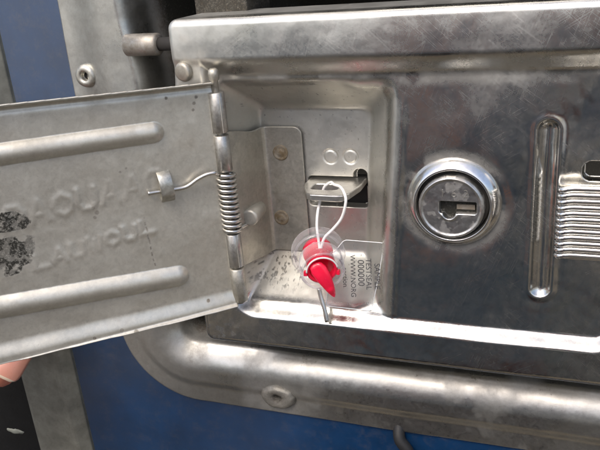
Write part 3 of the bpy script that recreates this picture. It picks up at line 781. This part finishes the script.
# red core behind, rotor in front, tapering wing
V, Fc = lathe(cb, A, [(12, -1), (15.5, 0), (15.5, 7), (14, 8.4), (.01, 8.4)], 48)
core = part('red_core', V, Fc, M['red'], seal)
rc = cf+ex_*.5+ey_*1.0
rot = [(10, -14), (14.5, -13), (14.5, 1.5), (15.6, 2), (15.6, 4), (12.6, 4.5), (12.2, 3), (11.8, -5), (.01, -5.6)]
V, Fc = lathe(rc, A, rot, 64); rotor = part('red_rotor', V, Fc, M['red'], seal)
def arc(r0, h, t0, t1, n_=30): return [rc+A*h+ex_*r0*math.cos(t)+ey_*r0*math.sin(t) for t in np.linspace(t0, t1, n_)]
V, Fc = tube(arc(15.4, 5.6, math.radians(178), math.radians(350)), .85, 10); part('white_lip', V, Fc, M['white'], seal)  # opaque white arc along the rotor's upper rim
V, Fc = merge(*[box(rc+A*3+ex_*16.2*s+ey_*2.5*(1 if s < 0 else 2.0), (3.6, 5.2, 4)) for s in (-1, 1)]); bevel(part('rotor_lug', V, Fc, M['red'], rotor, False), .6)
def wing():
    # grip: flat on the rotor, swelling, then a leaf-like tongue pointing down to the right
    P0, P1 = rc-ex_*7.5-ey_*9.0+A*2, rc+ex_*10.5+ey_*30+A*10
    D = P1-P0; L = np.linalg.norm(D); D /= L; S_ = np.cross(D, A); S_ /= np.linalg.norm(S_); Nn = np.cross(S_, D)
    if Nn.dot(A) < 0: Nn = -Nn
    V = []; Fc = []; m_ = 26; k_ = 20
    for i in range(m_+1):
        t = i/m_; wd = np.interp(t, [0, .05, .2, .45, .65, .85, .95, 1], [.5, 6.2, 8.2, 7.2, 5.6, 3.6, 2.0, .2])
        th_ = np.interp(t, [0, .06, .3, .8, 1], [.5, 4.0, 4.6, 3.2, .3]); c = P0+D*L*t+Nn*(3.2*math.sin(math.pi*min(1, t*1.1))+1.0)+S_*(1.6*math.sin(t*3.1))
        for k in range(k_):
            a = 2*math.pi*k/k_; ca, sa = math.cos(a), math.sin(a)
            ridge = th_*(abs(sa)**.8)*math.copysign(1, sa)*(1-.32*(1-abs(ca))*(sa > 0)*(t < .7))
            V.append(c+S_*wd*math.copysign(abs(ca)**.9, ca)+Nn*ridge)
    for i in range(m_):
        for k in range(k_): Fc.append((i*k_+k, i*k_+(k+1) % k_, (i+1)*k_+(k+1) % k_, (i+1)*k_+k))
    Fc += [list(range(k_))[::-1], [m_*k_+k for k in range(k_)]]
    return V, Fc
V, Fc = wing(); part('twist_wing', V, Fc, M['red'], rotor)
# white cord loop through the hasp tab's hole: up from the seal behind, over, and back down in front
top_hole = np.array([318, 196, -40.])
loop = [S3(320, 252, -2), S3(319, 243, -4), S3(317, 228, -6), S3(317.5, 214, -12), np.array([314, 208, -26.]), np.array([315, 201, -33.]), np.array([318, 194.5, -33.]), np.array([325, 189.5, -31.]), S3(334, 184.5, -26), S3(341, 187.5, -18), S3(345.5, 197, -8), S3(345, 207, -6), S3(341, 219, -6), S3(333, 229, -6), S3(325, 237, -4), S3(321.5, 246, -2), S3(321, 253, -2)]
V, Fc = tube(catmull(loop, 8), 1.45, 12); part('cord', V, Fc, M['white'], seal)
# frayed clump where the cord enters
rg = np.random.RandomState(3); tb_ = []
for i in range(9):
    c = S3(320+rg.uniform(-2, 2), 249, 0); tb_.append(tube(catmull([c, c+rg.uniform(-4, 4, 3)+np.array([0, 3, 2]), c+rg.uniform(-6, 6, 3)+np.array([0, 8, 3])], 4), .7, 6))
V, Fc = merge(*tb_); part('cord_strand', V, Fc, M['white'], seal)
# cut wire end sticking out below
V, Fc = tube(catmull([S3(319, 288, 6), S3(321, 297, 8), S3(325, 311, 12), S3(327, 322, 15)], 5), 2.3, 12); part('wire_end', V, Fc, M['wire'], seal)
# transparent tag plate
TP = [S3(333, 253, -12), S3(345.5, 238, -12), S3(384, 243, -9), S3(379, 275, -5), S3(371.5, 311, 0), S3(326, 306, 4)]
o0 = TP[5]; exT = TP[4]-TP[5]; exT /= np.linalg.norm(exT); upT = TP[2]-TP[4]; upT -= exT*upT.dot(exT); upT /= np.linalg.norm(upT); nT = np.cross(upT, exT)
if nT[2] < 0: nT = -nT
flat = []
for p in TP: r_ = p-o0; flat.append(o0+exT*r_.dot(exT)+upT*r_.dot(upT))
def roundpoly(P, r=3.5, n_=5):
    out = []; m_ = len(P)
    for i in range(m_):
        a, b, c = P[i-1], P[i], P[(i+1) % m_]; d0 = (a-b)/np.linalg.norm(a-b); d1 = (c-b)/np.linalg.norm(c-b)
        for k in range(n_+1):
            t = k/n_; out.append((1-t)**2*(b+d0*r)+2*t*(1-t)*b+t*t*(b+d1*r))
    return out
RP = roundpoly(flat); m_ = len(RP)
V = [p+nT*.6 for p in RP]+[p-nT*.6 for p in RP]; Fc = [list(range(m_)), [m_+i for i in range(m_)][::-1]]+[(i, m_+i, m_+(i+1) % m_, (i+1) % m_) for i in range(m_)]
tag = part('clear_tag', V, Fc, M['tagclear'], seal, False)
V, Fc = tube([p for p in RP]+[RP[0]], .42, 8, False); part('tag_edge', V, Fc, M['tagedge'], tag)
# lines of dark print, running down the tag
down = -upT+exT*.06; rightT = exT
for body_, (x, y), sz in (('SAMPLE', (374.5, 263), 9.0), ('TESTSEAL', (366, 258), 8.6), ('000000', (358, 259), 10.4), ('WWW.NORG', (350.5, 254), 8.0), ('section', (343.5, 266), 8.0)):
    p = S3(x, y, -6); r_ = p-o0; p = o0+exT*r_.dot(exT)+upT*r_.dot(upT)+nT*.75
    text_mesh('print', body_, sz*.9, .05, tuple(p), tuple(down), tuple(rightT), M['ink'], tag, 0)

# ------------------------------------------------------------------ the person who holds the cover open and takes the picture
M['cloth'] = simple('pale_jacket', (.36, .41, .42), .85, 0, .2, gs=.05, var=.1)  # cloth made pale to lighten its reflection in the lock panel
M['reflection_strip'] = simple('orange_reflection_strip', (.95, .50, .34), .8, 0, .2, gs=.08, var=.1)
M['trouser'] = simple('dark_trousers', (.014, .025, .030), .9, 0, .2, gs=.05, var=.1)
M['hair'] = simple('dark_hair', (.012, .009, .007), .6, 0, .3, gs=.3)
def skinned(name, chains, mat, parent=None, lv=2):
    """one skinned skeleton in world metres: chains of (point, radius); the first point is the root"""
    pts = []; rad = []; edges = []
    def key(p):
        for i, q in enumerate(pts):
            if (q-p).length < 1e-5: return i
        pts.append(p); return len(pts)-1
    for ch in chains:
        prev = None
        for p, r in ch:
            i = key(Vector(p))
            if i == len(rad): rad.append(r)
            if prev is not None: edges.append((prev, i))
            prev = i
    me = bpy.data.meshes.new(name); org = wloc(parent) if parent else Vector(pts[0])
    me.from_pydata([p-org for p in pts], edges, []); o = bpy.data.objects.new(name, me); COL.objects.link(o)
    if parent: o.parent = parent
    else: o.location = org
    me.materials.append(mat)
    sk = o.modifiers.new('skin', 'SKIN'); sk.use_smooth_shade = True
    for i, r in enumerate(rad):
        rx = r if isinstance(r, tuple) else (r, r)
        me.skin_vertices[0].data[i].radius = rx; me.skin_vertices[0].data[i].use_root = (i == 0)
    sb = o.modifiers.new('smooth', 'SUBSURF'); sb.levels = lv; sb.render_levels = lv
    return o
person = bpy.data.objects.new('person', None); COL.objects.link(person); person.location = (-.08, -.62, 0); person.empty_display_size = .05
person['label'] = 'person in a pale jacket, one bare fingertip showing under the open cover'; person['category'] = 'person'
tip = W3(*S3(14, 376, 84.)) + Vector((0, 0, .0008))
def to(dx, dy, dz): return tip+Vector((dx, dy, dz))/1000
wr = to(-95, -40, -45); pm = to(-66, -14, -24)
knk = [to(-44, 8, -6), to(-48, 14, 12), to(-54, 15, 28), to(-62, 13, 43)]
sh_l, sh_r = Vector((-.25, -.62, 1.40)), Vector((.13, -.62, 1.40))
el_l, el_r = Vector((-.37, -.48, 1.17)), Vector((.27, -.55, 1.14))
wr_r = Vector((.125, -.36, 1.37)); pr = Vector((.115, -.315, 1.43))
pel, chest, neck = Vector((-.07, -.66, .95)), Vector((-.06, -.64, 1.32)), Vector((-.06, -.63, 1.47))
def fing(base, pts, rs): return [(pm, .016), (base, .0088)]+[(p, r) for p, r in zip(pts, rs)]
chains = [
    [(pel, .13), (Vector((-.065, -.66, 1.12)), .12), (chest, .13), (neck, .055), (Vector((-.06, -.60, 1.53)), .055), (Vector((-.06, -.58, 1.60)), .085), (Vector((-.06, -.59, 1.68)), .075)],
    [(chest, .13), (sh_l, .062), (el_l, .042), (wr, .024), (pm, .016)],
    fing(knk[0], [to(-22, 5, 0), to(-8, 1.5, .5), to(-1, 0, 0)], [.0082, .0078, .0062]),
    fing(knk[1], [to(-26, 14, 16), to(-12, 12, 16), to(-5, 10, 15)], [.0082, .0075, .0058]),
    fing(knk[2], [to(-34, 18, 33), to(-20, 16, 32), to(-14, 14, 31)], [.0078, .0072, .0056]),
    fing(knk[3], [to(-46, 17, 50), to(-36, 16, 49), to(-31, 14, 48)], [.0068, .0062, .005]),
    [(wr, .024), (to(-74, -40, -10), .012), (to(-60, -42, 12), .0105), (to(-52, -40, 26), .0085)],
    [(chest, .13), (sh_r, .062), (el_r, .042), (wr_r, .026), (pr, .018)],
    [(pel, .13), (Vector((-.17, -.67, .86)), .085), (Vector((-.18, -.64, .47)), .055), (Vector((-.19, -.68, .09)), .036), (Vector((-.20, -.56, .035)), .032)],
    [(pel, .13), (Vector((.04, -.67, .86)), .085), (Vector((.05, -.64, .47)), .055), (Vector((.06, -.68, .09)), .036), (Vector((.07, -.56, .035)), .032)],
]
for k, (dx, dz) in enumerate(((.0, .045), (.004, .03), (.006, .012), (.004, -.004))):      # right hand round the phone's edge
    b = pr+Vector((-.004, .012, dz*.6))
    chains.append([(pr, .018), (b, .009), (b+Vector((-.018, .018, dz*.4)), .0085), (b+Vector((-.036, .012, dz*.45)), .0075), (b+Vector((-.046, .004, dz*.45)), .006)])
chains.append([(wr_r, .026), (wr_r+Vector((-.03, .0, .035)), .012), (wr_r+Vector((-.045, .005, .06)), .0095), (wr_r+Vector((-.05, .01, .075)), .007)])
skinned('body', chains, M['skin'], person)
skinned('reflection_strip', [[(Vector((-.05, -.48, 1.47)), .028), (Vector((-.038, -.41, 1.40)), .026), (Vector((-.035, -.39, 1.25)), .026), (Vector((-.035, -.395, 1.16)), .020)]], M['reflection_strip'], person)  # unseen orange strip added for a warm reflection beside the pocket
def lerp(a, b, t): return a+(b-a)*t
skinned('jacket', [
    [(Vector((-.07, -.66, .86)), .185), (Vector((-.065, -.66, 1.12)), .175), (chest, .185), (Vector((-.06, -.635, 1.43)), .10), (Vector((-.06, -.63, 1.475)), .07)],
    [(chest, .185), (sh_l, .088), (el_l, .064), (lerp(el_l, wr, .80), .045)],
    [(chest, .185), (sh_r, .088), (el_r, .064), (lerp(el_r, wr_r, .78), .045)]], M['cloth'], person)
skinned('trousers', [[(Vector((-.07, -.66, 1.0)), .195), (Vector((-.17, -.67, .82)), .125), (Vector((-.18, -.64, .47)), .08), (Vector((-.19, -.68, .10)), .06)],
    [(Vector((-.07, -.66, 1.0)), .195), (Vector((.04, -.67, .82)), .105), (Vector((.05, -.64, .47)), .08), (Vector((.06, -.68, .10)), .06)]], M['trouser'], person)
skinned('hair', [[(Vector((-.06, -.62, 1.60)), .09), (Vector((-.06, -.61, 1.68)), .088), (Vector((-.06, -.595, 1.725)), .07)]], M['hair'], person)
# nail on the visible fingertip: a curved plate seated on its camera side
def nail():
    c = tip+Vector((.0006, 0, .0046)); cf_ = (cam.matrix_world.translation-c).normalized()
    g = Vector((-.64, 0, -.77)); L = (g-cf_*g.dot(cf_)).normalized(); S_ = L.cross(cf_).normalized()
    V = []; Fc = []; n1, n2 = 12, 12
    for sh in (0, 1):
        for i in range(n1+1):
            a = -1+2*i/n1
            for j in range(n2+1):
                b = -1+2*j/n2; wd = .0052*math.sqrt(max(.02, 1-max(0, a)**4*.75)); r_ = .0074+(.0004 if sh else -.0004)
                ang = b*wd/.0074
                V.append(c+L*(.0056*a+.0004)+S_*r_*math.sin(ang)+cf_*(r_*math.cos(ang)-.0003*a-.0012*max(0, a)**2))
    I = lambda s_, i, j: s_*(n1+1)*(n2+1)+i*(n2+1)+j
    for i in range(n1):
        for j in range(n2): Fc += [(I(1, i, j), I(1, i+1, j), I(1, i+1, j+1), I(1, i, j+1)), (I(0, i, j), I(0, i, j+1), I(0, i+1, j+1), I(0, i+1, j))]
    for i in range(n1): Fc += [(I(0, i, 0), I(0, i+1, 0), I(1, i+1, 0), I(1, i, 0)), (I(0, i, n2), I(1, i, n2), I(1, i+1, n2), I(0, i+1, n2))]
    for j in range(n2): Fc += [(I(0, 0, j), I(1, 0, j), I(1, 0, j+1), I(0, 0, j+1)), (I(0, n1, j), I(0, n1, j+1), I(1, n1, j+1), I(1, n1, j))]
    me = bpy.data.meshes.new('fingernail'); me.from_pydata([tuple(v) for v in V], [], Fc)
    for k, p in enumerate(me.polygons): p.use_smooth = True
    me.materials.append(M['nail']); me.materials.append(M['nailtip'])
    row = lambda i: (i % ((n1+1)*(n2+1)))//(n2+1)
    for p in me.polygons:
        if min(row(i) for i in p.vertices) >= n1-1: p.material_index = 1
    link_mesh('fingernail', me, person, None)
nail()
